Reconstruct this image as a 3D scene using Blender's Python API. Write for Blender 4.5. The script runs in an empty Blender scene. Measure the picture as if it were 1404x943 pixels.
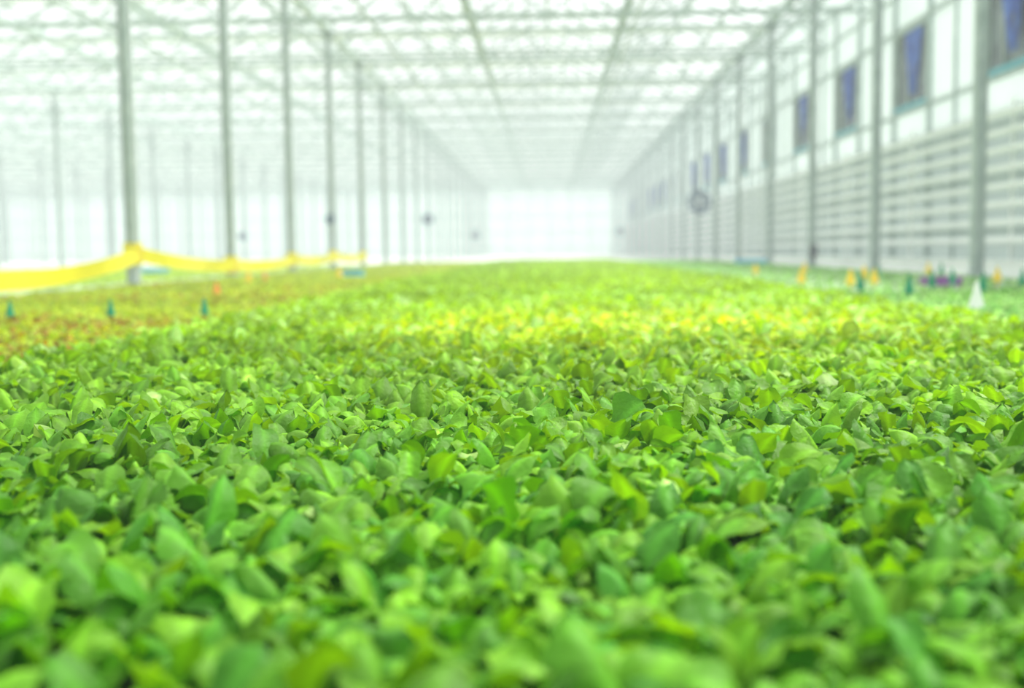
import bpy, math, numpy as np
from mathutils import Matrix, Vector
rng = np.random.default_rng(7)
scene = bpy.context.scene
try:
    scene.view_settings.view_transform = 'Standard'
    scene.view_settings.look = 'None'
except Exception as e:
    print(e)
col = scene.collection

# ------------------------------------------------------------ materials
def mat_new(name):
    m = bpy.data.materials.new(name); m.use_nodes = True
    nt = m.node_tree
    return m, nt, nt.nodes['Principled BSDF'], nt.nodes['Material Output']

def mat_noise(name, c1, c2, scale=4.0, rough=0.6, metal=0.0, bump=0.0):
    m, nt, p, out = mat_new(name)
    tc = nt.nodes.new('ShaderNodeTexCoord')
    n = nt.nodes.new('ShaderNodeTexNoise'); n.inputs['Scale'].default_value = scale
    n.inputs['Detail'].default_value = 5
    r = nt.nodes.new('ShaderNodeValToRGB')
    r.color_ramp.elements[0].position = .35; r.color_ramp.elements[1].position = .65
    r.color_ramp.elements[0].color = (*c1, 1); r.color_ramp.elements[1].color = (*c2, 1)
    nt.links.new(tc.outputs['Object'], n.inputs['Vector'])
    nt.links.new(n.outputs['Fac'], r.inputs['Fac'])
    nt.links.new(r.outputs['Color'], p.inputs['Base Color'])
    p.inputs['Roughness'].default_value = rough
    p.inputs['Metallic'].default_value = metal
    if bump:
        b = nt.nodes.new('ShaderNodeBump'); b.inputs['Strength'].default_value = bump
        nt.links.new(n.outputs['Fac'], b.inputs['Height'])
        nt.links.new(b.outputs['Normal'], p.inputs['Normal'])
    return m

def mat_leaf(name, trans=0.4):
    m, nt, p, out = mat_new(name)
    a = nt.nodes.new('ShaderNodeAttribute'); a.attribute_name = 'leaf_color'
    tc = nt.nodes.new('ShaderNodeTexCoord')
    n = nt.nodes.new('ShaderNodeTexNoise'); n.inputs['Scale'].default_value = 130; n.inputs['Detail'].default_value = 4
    mx = nt.nodes.new('ShaderNodeMixRGB'); mx.blend_type = 'MULTIPLY'; mx.inputs[0].default_value = .2
    nt.links.new(tc.outputs['Object'], n.inputs['Vector'])
    nt.links.new(a.outputs['Color'], mx.inputs[1]); nt.links.new(n.outputs['Fac'], mx.inputs[2])
    nt.links.new(mx.outputs[0], p.inputs['Base Color'])
    bp = nt.nodes.new('ShaderNodeBump'); bp.inputs['Strength'].default_value = .6; bp.inputs['Distance'].default_value = .004
    nt.links.new(n.outputs['Fac'], bp.inputs['Height']); nt.links.new(bp.outputs['Normal'], p.inputs['Normal'])
    p.inputs['Roughness'].default_value = .52
    p.inputs['Specular IOR Level'].default_value = .34
    t = nt.nodes.new('ShaderNodeBsdfTranslucent')
    hs = nt.nodes.new('ShaderNodeHueSaturation'); hs.inputs['Value'].default_value = 1.3
    hs.inputs['Hue'].default_value = .485; hs.inputs['Saturation'].default_value = 1.15
    nt.links.new(mx.outputs[0], hs.inputs['Color']); nt.links.new(hs.outputs[0], t.inputs['Color'])
    ms = nt.nodes.new('ShaderNodeMixShader'); ms.inputs[0].default_value = trans
    nt.links.new(p.outputs[0], ms.inputs[1]); nt.links.new(t.outputs[0], ms.inputs[2])
    nt.links.new(ms.outputs[0], out.inputs['Surface'])
    return m

def mat_panel(name, c, transp, transl):
    m, nt, p, out = mat_new(name)
    tc = nt.nodes.new('ShaderNodeTexCoord')
    n = nt.nodes.new('ShaderNodeTexNoise'); n.inputs['Scale'].default_value = .6
    r = nt.nodes.new('ShaderNodeValToRGB')
    r.color_ramp.elements[0].color = (c[0]*.88, c[1]*.9, c[2]*.9, 1); r.color_ramp.elements[1].color = (*c, 1)
    nt.links.new(tc.outputs['Object'], n.inputs['Vector'])
    nt.links.new(n.outputs['Fac'], r.inputs['Fac'])
    nt.links.new(r.outputs[0], p.inputs['Base Color']); p.inputs['Roughness'].default_value = .35
    tl = nt.nodes.new('ShaderNodeBsdfTranslucent'); nt.links.new(r.outputs[0], tl.inputs['Color'])
    m1 = nt.nodes.new('ShaderNodeMixShader'); m1.inputs[0].default_value = transl
    nt.links.new(p.outputs[0], m1.inputs[1]); nt.links.new(tl.outputs[0], m1.inputs[2])
    tp = nt.nodes.new('ShaderNodeBsdfTransparent')
    m2 = nt.nodes.new('ShaderNodeMixShader'); m2.inputs[0].default_value = transp
    nt.links.new(m1.outputs[0], m2.inputs[1]); nt.links.new(tp.outputs[0], m2.inputs[2])
    nt.links.new(m2.outputs[0], out.inputs['Surface'])
    return m

M_steel = mat_noise('galvanised_steel', (.38, .46, .44), (.50, .57, .55), 6, .5, .0)
M_steel2 = mat_noise('roof_steel', (.38, .46, .43), (.50, .58, .55), 6, .5, .0)
M_white = mat_noise('white_paint', (.86, .88, .86), (.95, .96, .95), 3, .4)
M_floor = mat_noise('white_ground_cover', (.66, .70, .62), (.82, .84, .78), 1.2, .7)
M_soil = mat_noise('peat_soil', (.008, .02, .004), (.02, .045, .008), 30, .95, 0, .4)
M_soil_brown = mat_noise('brown_peat', (.24, .15, .015), (.28, .28, .02), 5, .95, 0, .3)
M_tray = mat_noise('pale_grow_mat', (.30, .44, .24), (.60, .70, .50), 3, .8)
M_yellow = mat_panel('yellow_tape', (1.0, .87, .0), 0.0, .42)
M_glass = mat_panel('roof_glass', (.92, .97, .95), .75, .9)
M_wall = mat_panel('polycarbonate', (.78, .83, .82), .10, .6)
M_wall_low = mat_panel('grey_polycarbonate', (.52, .58, .57), .05, .55)
M_gable = mat_panel('gable_polycarbonate', (.84, .91, .89), .12, .68)
M_dark = mat_noise('dark_window_glass', (.05, .065, .075), (.16, .20, .21), 2, .15)
M_teal = mat_noise('teal_frame', (.06, .36, .46), (.12, .48, .58), 5, .4)
M_blue = mat_noise('blue_sheet', (.02, .06, .34), (.07, .16, .55), 4, .5)
M_blue_tray = mat_noise('light_blue_plastic', (.10, .50, .80), (.16, .60, .88), 4, .4)
M_purple = mat_noise('purple_plastic', (.25, .05, .35), (.38, .12, .50), 4, .4)
M_green_tag = mat_noise('green_plastic', (.0, .26, .12), (.01, .36, .18), 9, .4)
M_yel_tag = mat_noise('amber_plastic', (.98, .60, .01), (1, .78, .02), 9, .4)
M_orange = mat_noise('orange_plastic', (.9, .25, .03), (1, .35, .05), 9, .4)
M_black = mat_noise('dark_plastic', (.03, .04, .05), (.07, .08, .1), 9, .4)
M_bluegrey = mat_noise('blue_grey_metal', (.06, .14, .22), (.12, .22, .32), 9, .4)
M_leaf = mat_leaf('fresh_leaf', .36)

# ------------------------------------------------------------ mesh builder
class MB:
    def __init__(s): s.v = []; s.f = []; s.m = []; s.n = 0
    def add(s, v, f, mi=0):
        v = np.asarray(v, float)
        s.v.append(v)
        s.f += [tuple(i + s.n for i in q) for q in f]; s.m += [mi] * len(f)
        s.n += len(v)
    def beam(s, a, b, w, h=None, mi=0, up=(0, 0, 1)):
        h = w if h is None else h
        a = np.array(a, float); b = np.array(b, float); d = b - a; d /= np.linalg.norm(d)
        u = np.array(up, float)
        if abs(d @ u) > .95: u = np.array((1., 0, 0))
        x = np.cross(d, u); x /= np.linalg.norm(x); y = np.cross(x, d)
        vs = []
        for p in (a, b):
            for sx, sy in ((-1, -1), (1, -1), (1, 1), (-1, 1)):
                vs.append(p + x * sx * w / 2 + y * sy * h / 2)
        s.add(vs, [(3, 2, 1, 0), (4, 5, 6, 7), (0, 1, 5, 4), (1, 2, 6, 5), (2, 3, 7, 6), (3, 0, 4, 7)], mi)
    def _box(s, c, d, mi=0):
        c = np.array(c, float)
        hx, hy, hz = d[0] / 2, d[1] / 2, d[2] / 2
        vs = [c + np.array((x * hx, y * hy, z * hz)) for z in (-1, 1) for x, y in ((-1, -1), (1, -1), (1, 1), (-1, 1))]
        s.add(vs, [(3, 2, 1, 0), (4, 5, 6, 7), (0, 1, 5, 4), (1, 2, 6, 5), (2, 3, 7, 6), (3, 0, 4, 7)], mi)
    def tube(s, a, b, r, n=10, mi=0, r2=None, cap=True):
        r2 = r if r2 is None else r2
        a = np.array(a, float); b = np.array(b, float); d = b - a; d /= np.linalg.norm(d)
        u = np.array((0, 0, 1.)) if abs(d[2]) < .95 else np.array((1., 0, 0))
        x = np.cross(d, u); x /= np.linalg.norm(x); y = np.cross(x, d)
        vs = []
        for p, rr in ((a, r), (b, r2)):
            for k in range(n):
                t = 2 * math.pi * k / n
                vs.append(p + rr * (x * math.cos(t) + y * math.sin(t)))
        f = [(k, (k + 1) % n, n + (k + 1) % n, n + k) for k in range(n)]
        if cap: f += [tuple(range(n))[::-1], tuple(range(n, 2 * n))]
        s.add(vs, f, mi)
    def quad(s, p, mi=0): s.add(p, [(0, 1, 2, 3)], mi)
    def mesh(s, name, mats):
        me = bpy.data.meshes.new(name)
        me.from_pydata(np.concatenate(s.v).tolist(), [], s.f)
        for m in mats: me.materials.append(m)
        me.polygons.foreach_set('material_index', s.m); me.update()
        return me
    def obj(s, name, mats, loc=(0, 0, 0), bevel=0):
        o = bpy.data.objects.new(name, s.mesh(name, mats)); col.objects.link(o); o.location = loc
        if bevel:
            b = o.modifiers.new('bevel', 'BEVEL'); b.width = bevel; b.segments = 2
        return o

# ------------------------------------------------------------ layout
BAY = 4.05
Y0, Y1 = 0.85 - BAY, 90.0
XL, XW = -43.2, 6.0
COLX = [-33.6, -24.0, -14.4, -4.8, 4.8]
ROWS = [13.0 + BAY * k for k in range(-4, 19)]
ZG = 5.15

# floor
b = MB(); b._box(((XL + XW) / 2, (Y0 + Y1) / 2, -.05), (XW - XL + .4, Y1 - Y0 + .4, .1), 0)
b.obj('floor', [M_floor])
b = MB(); b._box((0, 60, -.2), (500, 500, .1), 0)
b.obj('ground', [mat_noise('outdoor_gravel', (.45, .48, .42), (.6, .62, .56), .5, .9)])

# columns
b = MB()
for sx in (-1, 1): b._box((sx * .055, 0, ZG / 2), (.012, .13, ZG))
b._box((0, 0, ZG / 2), (.10, .014, ZG))
b._box((0, 0, ZG / 2), (.06, .09, ZG))
b._box((0, 0, .01), (.24, .24, .02))
for sx in (-1, 1):
    for sy in (-1, 1): b.tube((sx * .09, sy * .09, .02), (sx * .09, sy * .09, .05), .012, 6)
b._box((0, 0, ZG - .06), (.3, .2, .02)); b.beam((0, 0, ZG - .75), (.55, 0, ZG - .5), .04); b.beam((0, 0, ZG - .75), (-.55, 0, ZG - .5), .04)
colmesh = b.mesh('steel_column', [M_steel])
for x in COLX:
    for y in ROWS:
        if y < 4: continue
        o = bpy.data.objects.new('steel_column', colmesh); o.location = (x, y, 0); col.objects.link(o)

# roof trusses (with folded shade screens and their support wires)
b = MB()
for y in ROWS:
    zt, zb = ZG, ZG - .55
    b.beam((XL, y, zt), (XW, y, zt), .07); b.beam((XL, y, zb), (XW, y, zb), .07)
    x = XL; k = 0
    while x < XW - .1:
        xn = min(x + .6, XW)
        b.beam((x, y, zb if k % 2 == 0 else zt), (xn, y, zt if k % 2 == 0 else zb), .04)
        x = xn; k += 1
    for j in range(16):
        xa = 4.8 - 3.2 * (j + 1)
        b.tube((xa + .1, y + .25, ZG - .02 - .02 * (j % 2)), (xa + 3.1, y + .25, ZG - .02), .07, 8, 1)
    b.tube((XL, y + BAY / 2, ZG - .08), (XW, y + BAY / 2, ZG - .08), .03, 6)
for x in np.arange(-42.8, 6, .8):
    b.tube((x, Y0, ZG - .12), (x, Y1, ZG - .12), .02, 4)
for x in np.arange(-41.6, 6, 4.8):
    b.tube((x, Y0, ZG - .62), (x, Y1, ZG - .62), .035, 6)
b.obj('roof_truss', [M_steel2, M_white])
# roof glazing: gutters, ridges, bars
b = MB(); g = MB()
SP = 3.2; ZR = ZG + .85
xs = np.arange(4.8 - SP * 15, 4.8 + .1, SP)
for x in xs:
    b.beam((x, Y0, ZG + .07), (x, Y1, ZG + .07), .18, .12)
spans = [(x, x + SP) for x in xs[:-1]] + [(4.8, 6.0)]
for (xa, xb) in spans:
    wide = xb - xa > 2
    xm = (xa + xb) / 2 if wide else xb; zr = ZR if wide else ZG + .6
    b.beam((xm, Y0, zr), (xm, Y1, zr), .08, .08)
    q = .5
    b.beam((xa + (xm - xa) * q, Y0, ZG + .13 + (zr - ZG - .13) * q), (xa + (xm - xa) * q, Y1, ZG + .13 + (zr - ZG - .13) * q), .05, .05)
    if wide: b.beam((xb + (xm - xb) * q, Y0, ZG + .13 + (zr - ZG - .13) * q), (xb + (xm - xb) * q, Y1, ZG + .13 + (zr - ZG - .13) * q), .05, .05)
    for y in np.arange(Y0, Y1 + .1, BAY / 4):
        b.beam((xa, y, ZG + .13), (xm, y, zr), .04, .05)
        if wide: b.beam((xb, y, ZG + .13), (xm, y, zr), .04, .05)
    g.quad([(xa, Y0, ZG + .17), (xm, Y0, zr + .04), (xm, Y1, zr + .04), (xa, Y1, ZG + .17)])
    if wide: g.quad([(xb, Y0, ZG + .17), (xm, Y0, zr + .04), (xm, Y1, zr + .04), (xb, Y1, ZG + .17)])
b.obj('roof_frame', [M_steel2])
g.obj('ceiling', [M_glass])

# ------------------------------------------------------------ right wall
WB = [(14.25 + BAY * k, 15.95 + BAY * k) for k in range(-3, 18)]   # window y-range
ZS, ZT = 2.63, 3.94
b = MB()
def wq(ya, yb, za, zb, mi=0): b._box((XW + .02, (ya + yb) / 2, (za + zb) / 2), (.03, yb - ya, zb - za), mi)
wq(Y0, Y1, 0, 2.15, 1); wq(Y0, Y1, 2.15, ZS); wq(Y0, Y1, ZT, ZG + .75)
prev = Y0
for (a, c) in WB:
    wq(prev, a, ZS, ZT); prev = c
wq(prev, Y1, ZS, ZT)
b.obj('wall_right', [M_wall, M_wall_low])
b = MB()
for z in (.55, 1.25, 1.95, ZS - .06, ZT + .06, 4.6, ZG):
    b.beam((XW - .03, Y0, z), (XW - .03, Y1, z), .05, .06)
for (a, c) in WB:
    for y in (a - .06, c + .06): b._box((XW - .05, y, ZG / 2), (.08, .08, ZG))
    b._box((XW - .05, a - 1.2, ZG / 2), (.05, .05, ZG))
b.obj('trim_wall_posts', [M_steel])
for i, (a, c) in enumerate(WB):
    b = MB(); ym = (a + c) / 2; zm = (ZS + ZT) / 2
    x = XW - .03
    b._box((x + .03, ym, zm), (.02, c - a - .02, ZT - ZS - .02), 0)
    b._box((x, ym, ZS + .03), (.09, c - a, .07), 1); b._box((x, ym, ZT - .03), (.09, c - a, .06), 3)
    for y in (a + .03, c - .03): b._box((x, y, zm), (.08, .05, ZT - ZS - .12), 3)
    b._box((x, ym + .25, zm), (.04, .03, ZT - ZS - .12), 3)
    # folded blue sheet hanging as a narrowing swag
    n = 9; vs = []
    for r in range(7):
        for k in range(n):
            t = k / (n - 1); rr = r / 6
            vs.append((x - .03 - .03 * math.sin(k * 2.3 + i), a + .35 + (c - a) * (.50 * t) * (1 - .75 * rr) + .3 * rr, ZT - .08 - rr * (ZT - ZS) * (.60 - .22 * math.sin(k * 1.1 + i))))
    f = [(r * n + k, r * n + k + 1, (r + 1) * n + k + 1, (r + 1) * n + k) for r in range(6) for k in range(n - 1)]
    b.add(vs, f, 2)
    b.obj('window_%d' % (i + 1), [M_dark, M_teal, M_blue, M_steel])
# heating pipes
b = MB()
for z in np.arange(.42, 2.1, .23):
    b.tube((XW - .20, Y0 + .2, z), (XW - .20, Y1 - .2, z), .045, 8)
for y in np.arange(Y0 + 1.7, Y1, BAY):
    b._box((XW - .14, y, 1.1), (.05, .05, 2.2))
b.obj('heating_pipe_rack', [M_white])
b = MB(); b._box((5.55, (Y0 + Y1) / 2, .07), (.22, Y1 - Y0 - .3, .14)); b._box((5.55, (Y0 + Y1) / 2, .16), (.28, Y1 - Y0 - .3, .03))
b.obj('concrete_curb', [M_white])

# other walls
b = MB(); b._box(((XL + XW) / 2, Y1 + .05, ZG / 2 + .4), (XW - XL, .04, ZG + .8)); b.obj('wall_back', [M_gable])
b = MB()
for x in np.arange(XL, XW + .1, 1.6): b._box((x, Y1 - .03, ZG / 2), (.06, .06, ZG))
for z in (.5, 1.8, 3.1, 4.4): b.beam((XL, Y1 - .03, z), (XW, Y1 - .03, z), .06)
b.obj('trim_back_posts', [M_steel2])
b = MB(); b._box((XL - .05, (Y0 + Y1) / 2, ZG / 2 + .1), (.04, Y1 - Y0, ZG + .2)); b.obj('wall_left', [M_gable])
b = MB()
for y in np.arange(Y0, Y1, BAY / 2): b._box((XL, y, ZG / 2), (.08, .08, ZG))
for z in (.5, 1.5, 2.5, 3.5, 4.5): b.beam((XL, Y0, z), (XL, Y1, z), .07)
b.obj('trim_left_posts', [M_steel2])
b = MB(); b._box(((XL + XW) / 2, Y0 - .05, ZG / 2 + .4), (XW - XL, .04, ZG + .8)); b.obj('wall_front', [M_gable])

# building-wide haze volume: absorbs, and an added faint glow stands in for scattered light
HAZE = .0075
m = bpy.data.materials.new('glow_haze'); m.use_nodes = True; nt = m.node_tree
nt.nodes.remove(nt.nodes['Principled BSDF'])
va = nt.nodes.new('ShaderNodeVolumeAbsorption'); va.inputs['Density'].default_value = HAZE; va.inputs['Color'].default_value = (0, 0, 0, 1)
ve = nt.nodes.new('ShaderNodeEmission'); ve.inputs['Color'].default_value = (.88, .95, .93, 1); ve.inputs['Strength'].default_value = HAZE * .98
ad = nt.nodes.new('ShaderNodeAddShader')
nt.links.new(va.outputs[0], ad.inputs[0]); nt.links.new(ve.outputs[0], ad.inputs[1])
nt.links.new(ad.outputs[0], nt.nodes['Material Output'].inputs['Volume'])
b = MB(); b._box(((XL + XW) / 2, (Y0 + Y1) / 2, ZG / 2 + .45), (XW - XL + .6, Y1 - Y0 + .6, ZG + 1.1)); b.obj('glow_haze', [m])

# ------------------------------------------------------------ plants
def leaves(P, per, nl, nw, L, W, zbase, colf, e0=(58, 89), e1=(-110, 40), hscale=None, bend=2.3, pet=.32, ruf=.13):
    n = len(P); N = n * per
    px = np.repeat(P[:, 0], per); py = np.repeat(P[:, 1], per)
    hs = np.repeat(np.ones(n) if hscale is None else hscale, per)
    az = np.repeat(rng.uniform(0, 2 * np.pi, n), per) + np.tile(np.arange(per) * 2 * np.pi / per, n) + rng.normal(0, .35, N)
    s_ = rng.uniform(.5, 1.15, N)
    Ls = L * hs * s_; Ws = W * hs * (s_ * .7 + .3) * rng.uniform(.75, 1.15, N)
    E0 = np.radians(rng.uniform(*e0, N)); E1 = np.radians(rng.uniform(*e1, N))
    t = np.linspace(0, 1, nl)
    E = E0[:, None] + (E1 - E0)[:, None] * t[None, :] ** bend
    ds = Ls[:, None] / (nl - 1)
    r = np.cumsum(np.cos(E) * ds, 1) - np.cos(E[:, :1]) * ds; z = np.cumsum(np.sin(E) * ds, 1) - np.sin(E[:, :1]) * ds
    tb = np.clip((t - pet) / (1 - pet), 0, 1)
    w = np.maximum(.07, np.sqrt(np.clip(1 - (2 * tb ** 1.15 - 1) ** 2, 0, 1))) * np.where(t < .25, .6, 1)
    v = np.linspace(-1, 1, nw)
    cup = rng.uniform(-1.3, .5, N); tw = rng.normal(0, .35, N)
    ph = rng.uniform(0, 6.28, N); ph2 = rng.uniform(0, 6.28, N)
    # irregular outline
    lob = 1 + .14 * np.sin(ph2[:, None, None] + 12 * t[None, :, None]) * np.sign(v)[None, None, :]
    off = v[None, None, :] * (w[None, :, None] * Ws[:, None, None] / 2) * lob
    nb = cup[:, None, None] * np.abs(off) * np.abs(v)[None, None, :] + tw[:, None, None] * off * t[None, :, None]
    nb = nb + ruf * Ws[:, None, None] * np.sin(ph[:, None, None] + 13 * t[None, :, None] + 2.5 * v[None, None, :]) * np.abs(v)[None, None, :]
    ca, sa = np.cos(az)[:, None, None], np.sin(az)[:, None, None]
    sE, cE = np.sin(E)[:, :, None], np.cos(E)[:, :, None]
    rr = r[:, :, None] - nb * sE; zz = z[:, :, None] + nb * cE
    X = px[:, None, None] + rr * ca - off * sa
    Y = py[:, None, None] + rr * sa + off * ca
    Z = zbase + zz
    V = np.stack([X, Y, Z], -1).reshape(-1, 3)
    i, j = np.meshgrid(np.arange(nl - 1), np.arange(nw - 1), indexing='ij')
    q = (i * nw + j).ravel()
    Q = np.stack([q, q + 1, q + nw + 1, q + nw], 1)
    F = (Q[None] + (np.arange(N) * nl * nw)[:, None, None]).reshape(-1, 4)
    C = colf(np.repeat(P, per, 0), N) * np.repeat(rng.uniform(.7, 1.25, n), per)[:, None]
    vein = 1 + .5 * (np.abs(v) < .01)[None, None, :, None] * np.ones((1, nl, 1, 1))
    C = C[:, None, None, :] * vein * (1.0 + .25 * (t < .3)[None, :, None, None])
    C = np.broadcast_to(C, (N, nl, nw, 3)).reshape(-1, 3)
    return V, F, C

def build_leaf_obj(name, parts, mat, soil=None, soilmat=None):
    Vs, Fs, Cs, n = [], [], [], 0
    for V, F, C in parts:
        Vs.append(V); Fs.append(F + n); Cs.append(C); n += len(V)
    nleaf = sum(len(F) for F in Fs)
    if soil is not None:
        x0, x1, ya, yb, z = soil
        V = np.array([(x0, ya, 0.002), (x1, ya, 0.002), (x1, yb, 0.002), (x0, yb, 0.002), (x0, ya, z), (x1, ya, z), (x1, yb, z), (x0, yb, z)])
        F = np.array([(4, 5, 6, 7), (0, 1, 5, 4), (1, 2, 6, 5), (2, 3, 7, 6), (3, 0, 4, 7), (3, 2, 1, 0)]) + n
        Vs.append(V); Fs.append(F); Cs.append(np.full((8, 3), .1)); n += 8
    V = np.concatenate(Vs); F = np.concatenate(Fs); C = np.concatenate(Cs)
    me = bpy.data.meshes.new(name)
    me.vertices.add(len(V)); me.vertices.foreach_set('co', V.astype(np.float32).ravel())
    me.loops.add(F.size); me.loops.foreach_set('vertex_index', F.astype(np.int32).ravel())
    me.polygons.add(len(F)); me.polygons.foreach_set('loop_start', np.arange(0, F.size, 4, dtype=np.int32))
    me.materials.append(mat)
    if soilmat: me.materials.append(soilmat)
    mi = np.zeros(len(F), np.int32); mi[nleaf:] = 1
    me.polygons.foreach_set('material_index', mi)
    me.update(calc_edges=True)
    sm = np.ones(len(F), bool); sm[nleaf:] = False
    me.polygons.foreach_set('use_smooth', sm)
    at = me.attributes.new('leaf_color', 'FLOAT_COLOR', 'POINT')
    at.data.foreach_set('color', np.concatenate([C, np.ones((len(C), 1))], 1).astype(np.float32).ravel())
    o = bpy.data.objects.new(name, me); col.objects.link(o)
    print(name, len(V), len(F))
    return o

def grid_pts(x0, x1, ya, yb, s, jit=.35, funnel=None):
    gx, gy = np.meshgrid(np.arange(x0 + s / 2, x1, s), np.arange(ya + s / 2, yb, s))
    P = np.stack([gx.ravel(), gy.ravel()], 1)
    P = P + rng.uniform(-jit, jit, P.shape) * s
    if funnel: P = P[np.abs(P[:, 0]) < funnel[0] + funnel[1] * P[:, 1]]
    return P
def smooth_noise(P, f, seed):
    r = np.random.default_rng(seed); s = 0
    for k in range(6):
        a = r.uniform(0, 6.28); fr = f * r.uniform(.6, 1.6)
        s = s + np.sin(fr * (P[:, 0] * math.cos(a) + P[:, 1] * math.sin(a)) + r.uniform(0, 6.28))
    return s / 6

G_MID = np.array((.23, .50, .022)); G_DARK = np.array((.07, .30, .020)); G_PALE = np.array((.50, .76, .20)); YEL = np.array((.80, .82, .01))
def col_main(P, N):
    a = rng.uniform(0, 1, N)[:, None]
    c = G_DARK * (1 - a) + G_MID * a
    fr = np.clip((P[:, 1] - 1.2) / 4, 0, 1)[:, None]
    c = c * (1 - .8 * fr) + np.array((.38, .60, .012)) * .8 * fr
    yz = np.exp(-((P[:, 1] - 4.3) / 1.1) ** 2) * np.exp(-((P[:, 0] - .3) / 1.05) ** 4)
    mixy = (yz * rng.uniform(.05, .8, N) * (rng.uniform(0, 1, N) < .8))[:, None]; c = c * (1 - mixy) + YEL * mixy
    pz = np.exp(-((P[:, 1] - 5.8) / 2.2) ** 2)
    pick = (rng.uniform(0, 1, N) < .20 * pz)[:, None]; c = np.where(pick, G_PALE, c)
    return c * (1 + .12 * smooth_noise(P, 5, 3))[:, None]
XB0, XB1 = -1.5, 1.78
parts = []
def hs(P): return 1 + .16 * smooth_noise(P, 14, 5) + rng.uniform(-.24, .24, len(P))
P = grid_pts(XB0, XB1, .32, 3.4, .039, .44, (.55, .55)); parts.append(leaves(P, 5, 13, 5, .087, .033, .018, col_main, hscale=hs(P)))
P = grid_pts(XB0, XB1, 3.4, 8, .043, .4); parts.append(leaves(P, 4, 8, 3, .088, .037, .018, col_main, hscale=hs(P)))
P = grid_pts(XB0 - .1, XB1, 8, 36, .062, .4); parts.append(leaves(P, 3, 6, 3, .090, .052, .018, col_main, hscale=hs(P)))
build_leaf_obj('leafy_green_seedling_bed', parts, M_leaf, (XB0, XB1, .25, 36, .02), M_soil)

def col_brown(P, N):
    a = rng.uniform(0, 1, N)[:, None]
    c = np.array((.25, .42, .012)) * (1 - a) + np.array((.45, .54, .015)) * a
    nz = smooth_noise(P * np.array((.35, 1)), 3, 11)
    br = (rng.uniform(0, 1, N) < np.clip(.58 + .5 * nz - .06 * P[:, 1], 0, .65))[:, None]
    return np.where(br, np.array((.36, .25, .012)) * rng.uniform(.6, 1.1, (N, 1)), c)
P = grid_pts(-4.55, -1.66, 1.6, 9, .05, .4); P2 = grid_pts(-4.55, -1.70, 9, 34, .085, .4)
build_leaf_obj('red_lettuce_seedling_bed', [leaves(P, 4, 5, 3, .055, .028, .018, col_brown), leaves(P2, 4, 4, 3, .06, .05, .02, col_brown)], M_leaf, (-4.6, -1.62, 1.5, 34, .022), M_soil_brown)

def col_pale(P, N):
    a = rng.uniform(0, 1, N)[:, None]
    return np.array((.12, .40, .05)) * (1 - a) + np.array((.48, .70, .26)) * a
P = grid_pts(1.98, 4.5, 2.5, 8.0, .050, .4); P2 = grid_pts(1.98, 4.5, 8.0, 34, .12, .4)
build_leaf_obj('pale_seedling_bed', [leaves(P, 4, 5, 3, .06, .03, .02, col_pale), leaves(P2, 3, 4, 3, .045, .04, .02, col_pale)], M_leaf, (1.95, 4.55, 2.4, 34, .022), M_tray)

def col_far(P, N):
    a = rng.uniform(0, 1, N)[:, None]
    return np.array((.26, .42, .02)) * (1 - a) + np.array((.46, .62, .08)) * a
P = grid_pts(-14.0, -5.2, 6, 30, .13, .4)
build_leaf_obj('young_seedling_bed', [leaves(P, 3, 4, 3, .06, .06, .02, col_far)], M_leaf, (-14.1, -5.15, 5.9, 30, .022), M_tray)

# ------------------------------------------------------------ barrier tape
b = MB()
def ribbon(pts, w):
    vs = []
    for i, (x, y, z, tl) in enumerate(pts):
        vs += [(x - tl, y, z - w / 2), (x + tl, y, z + w / 2)]
    f = [(2 * i, 2 * i + 2, 2 * i + 3, 2 * i + 1) for i in range(len(pts) - 1)]
    b.add(vs, f)
tz = {8.95: .17, 13.0: .37, 17.05: .20, 21.1: .25, 25.15: .29, 29.2: .27}
ks = sorted(tz)
for a, c in zip(ks[:-1], ks[1:]):
    pts = []
    sag = .09 if a < 10 else .05
    for k in range(25):
        t = k / 24
        z = tz[a] * (1 - t) + tz[c] * t - sag * 4 * t * (1 - t)
        pts.append((-4.8 + .085, a + (c - a) * t, max(z, .10), .012 * math.sin(9 * t + a)))
    ribbon(pts, .165)
for y in ks:
    for i in range(2):
        zc = tz[y] + .03 * i; s_ = 1 + .04 * i
        for (p, q) in (((-.08, -.08), (.08, -.08)), ((.08, -.08), (.08, .08)), ((.08, .08), (-.08, .08)), ((-.08, .08), (-.08, -.08))):
            b.quad([(-4.8 + p[0] * s_, y + p[1] * s_, zc - .12), (-4.8 + q[0] * s_, y + q[1] * s_, zc - .11), (-4.8 + q[0] * s_, y + q[1] * s_, zc + .1), (-4.8 + p[0] * s_, y + p[1] * s_, zc + .11)])
b.obj('yellow_barrier_tape', [M_yellow])

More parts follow.
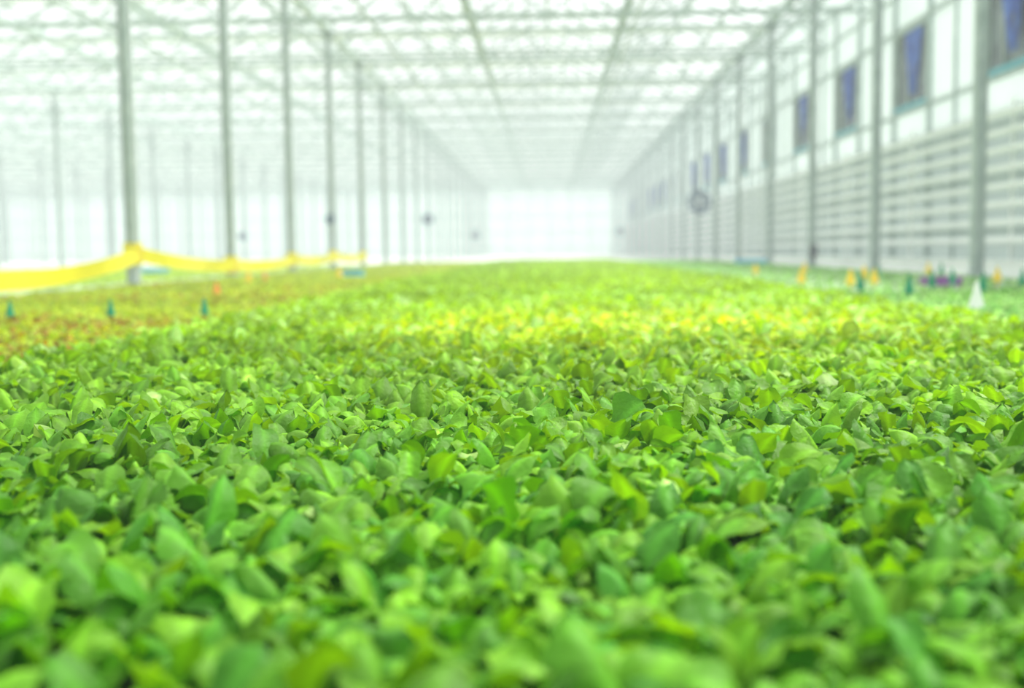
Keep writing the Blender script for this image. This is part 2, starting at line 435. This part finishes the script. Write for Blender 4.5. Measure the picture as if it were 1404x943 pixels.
# ------------------------------------------------------------ fans on columns
def fan(x, y, z, r, m1, m2):
    b = MB(); n = 20
    prof = [(-.16, 1.0), (-.12, .92), (.0, .88), (.12, .92), (.14, .80), (.02, .78), (-.14, .84), (-.16, 1.0)]
    vs = []; f = []
    for (dy, rr) in prof:
        for k in range(n):
            t = 2 * math.pi * k / n; vs.append((r * rr * math.cos(t), dy * r * 3, r * rr * math.sin(t)))
    for i in range(len(prof) - 1):
        for k in range(n): f.append((i * n + k, i * n + (k + 1) % n, (i + 1) * n + (k + 1) % n, (i + 1) * n + k))
    b.add(vs, f, 0)
    b.tube((0, -.18 * r, 0), (0, .3 * r, 0), .34 * r, 12, 2)
    for k in range(5):
        t = 2 * math.pi * k / 5; c, s_ = math.cos(t), math.sin(t)
        c2, s2 = math.cos(t + 1.0), math.sin(t + 1.0)
        b.quad([(r * .2 * c, -.08 * r, r * .2 * s_), (r * .8 * c, -.1 * r, r * .8 * s_), (r * .8 * c2, .12 * r, r * .8 * s2), (r * .2 * c2, .08 * r, r * .2 * s2)], 1)
    for rr in (.35, .6, .85):
        for k in range(n):
            t = 2 * math.pi * k / n; t2 = 2 * math.pi * (k + 1) / n
            b.beam((r * rr * math.cos(t), -.47 * r, r * rr * math.sin(t)), (r * rr * math.cos(t2), -.47 * r, r * rr * math.sin(t2)), .008)
    for k in range(4):
        t = math.pi * k / 4
        b.beam((-r * math.cos(t), -.47 * r, -r * math.sin(t)), (r * math.cos(t), -.47 * r, r * math.sin(t)), .01)
    b.beam((0, .3 * r, 0), (0, r * .48 + .12, 0), .05, mi=1)
    b.obj('circulation_fan', [m1, m2, M_white], (x, y - .065 - r * .5 - .08, z))
fan(4.8, 13 + BAY * 6, 1.85, .38, M_bluegrey, M_bluegrey)
fan(-4.8, 13 + BAY * 8, 1.65, .24, M_bluegrey, M_black)
fan(-4.8, 13 + BAY * 3, 1.10, .11, M_bluegrey, M_black)
fan(-14.4, 13 + BAY * 4, 1.15, .20, M_bluegrey, M_blue)
fan(-14.4, 13 + BAY * 10, 1.2, .2, M_bluegrey, M_black)
fan(4.8, 13 + BAY * 16, 1.6, .3, M_bluegrey, M_black)
fan(-4.8, 13 + BAY * 15, 1.4, .3, M_bluegrey, M_black)
b = MB(); b._box((0, 0, 0), (.14, .10, .2)); b._box((0, -.055, .03), (.08, .012, .06)); b.tube((0, 0, -.1), (0, 0, -.2), .015)
b.obj('junction_box', [M_black], (4.8, 13 + BAY * 2 - .12, .30), .006)

# ------------------------------------------------------------ tags, trays
def tag(x, y, z, m, name, h=.13, w=.055):
    b = MB()
    b.add([(-.006, -.002, 0), (.006, -.002, 0), (.006, .002, 0), (-.006, .002, 0), (-.008, -.002, h * .5), (.008, -.002, h * .5), (.008, .002, h * .5), (-.008, .002, h * .5)],
          [(3, 2, 1, 0), (4, 5, 6, 7), (0, 1, 5, 4), (1, 2, 6, 5), (2, 3, 7, 6), (3, 0, 4, 7)])
    b.tube((0, 0, h * .35), (0, 0, h * .95), w * .5, 8, 0, w * .16)
    b.tube((0, 0, h * .95), (0, 0, h * 1.1), w * .16, 8, 0, w * .1)
    b.obj(name, [m], (x, y, z))
for x, y in ((-2.75, 5.7), (-2.23, 5.7), (-1.78, 5.8)):
    tag(x, y, .02, M_green_tag, 'green_plant_marker', .11, .05)
for x, y in ((2.05, 7.6), (2.12, 6.8), (2.65, 8.0), (2.7, 7.2), (3.35, 8.2), (2.9, 10.2), (4.3, 9.8), (3.0, 8.6), (3.9, 11.5)):
    tag(x, y, .03, M_green_tag, 'green_plant_marker', .15, .065)
for x, y in ((2.35, 9.0), (2.1, 9.6), (2.62, 9.3), (3.6, 9.3), (3.85, 9.1), (4.1, 12.5), (3.1, 14), (2.4, 13.4), (3.0, 11), (-3.2, 12), (-2.6, 14)):
    tag(x, y, .02, M_yel_tag, 'yellow_plant_marker', .15, .085)
for x, y in ((-2.6, 8.8), (-3.4, 13.5), (-2.9, 16)):
    tag(x, y, .02, M_orange, 'orange_plant_marker', .12, .06)
tag(1.96, 5.3, .022, M_white, 'white_cone', .16, .075)
def tray(x, y, z, m, name, sx=.3, sy=.22, h=.07):
    b = MB()
    b._box((0, 0, .006), (sx, sy, .012))
    for s in (-1, 1):
        b._box((s * sx / 2, 0, h / 2), (.012, sy, h)); b._box((0, s * sy / 2, h / 2), (sx, .012, h))
        b._box((s * (sx / 2 + .01), 0, h), (.03, sy + .04, .01)); b._box((0, s * (sy / 2 + .01), h), (sx, .03, .01))
    b.obj(name, [m], (x, y, z), .002)
tray(3.15, 9.3, .045, M_purple, 'purple_tray', .26, .2, .06)
tray(-2.6, 15, .05, M_blue_tray, 'blue_tray', .25, .2, .08)
tray(4.2, 24, .05, M_blue_tray, 'blue_tray', .6, .3, .08)
tray(-7.0, 20, .05, M_blue_tray, 'blue_tray', .4, .3, .08)
tray(4.4, 9.9, .05, M_blue_tray, 'blue_tray', .2, .2, .08)

# ------------------------------------------------------------ light
w = bpy.data.worlds.new('overcast_sky'); scene.world = w; w.use_nodes = True
bg = w.node_tree.nodes['Background']; bg.inputs[0].default_value = (.96, 1.0, .98, 1); bg.inputs[1].default_value = 1.2
sd = bpy.data.lights.new('sun', 'SUN'); sd.energy = 8.5; sd.angle = math.radians(9); sd.color = (1, .98, .93)
so = bpy.data.objects.new('sun', sd); col.objects.link(so)
so.rotation_euler = Vector((-.55, -.30, -1)).to_track_quat('-Z', 'Y').to_euler()

# ------------------------------------------------------------ camera
cd = bpy.data.cameras.new('camera'); cd.lens = 40; cd.sensor_width = 36; cd.clip_start = .02; cd.clip_end = 500
cd.dof.use_dof = True; cd.dof.focus_distance = 1.9; cd.dof.aperture_fstop = 2.3
co = bpy.data.objects.new('camera', cd); col.objects.link(co)
R = Matrix.Rotation(math.radians(1.95), 4, 'Z') @ Matrix.Rotation(math.radians(90 - 4.67), 4, 'X') @ Matrix.Rotation(math.radians(-.7), 4, 'Z')
co.matrix_world = Matrix.Translation((0, 0, .36)) @ R
scene.camera = co
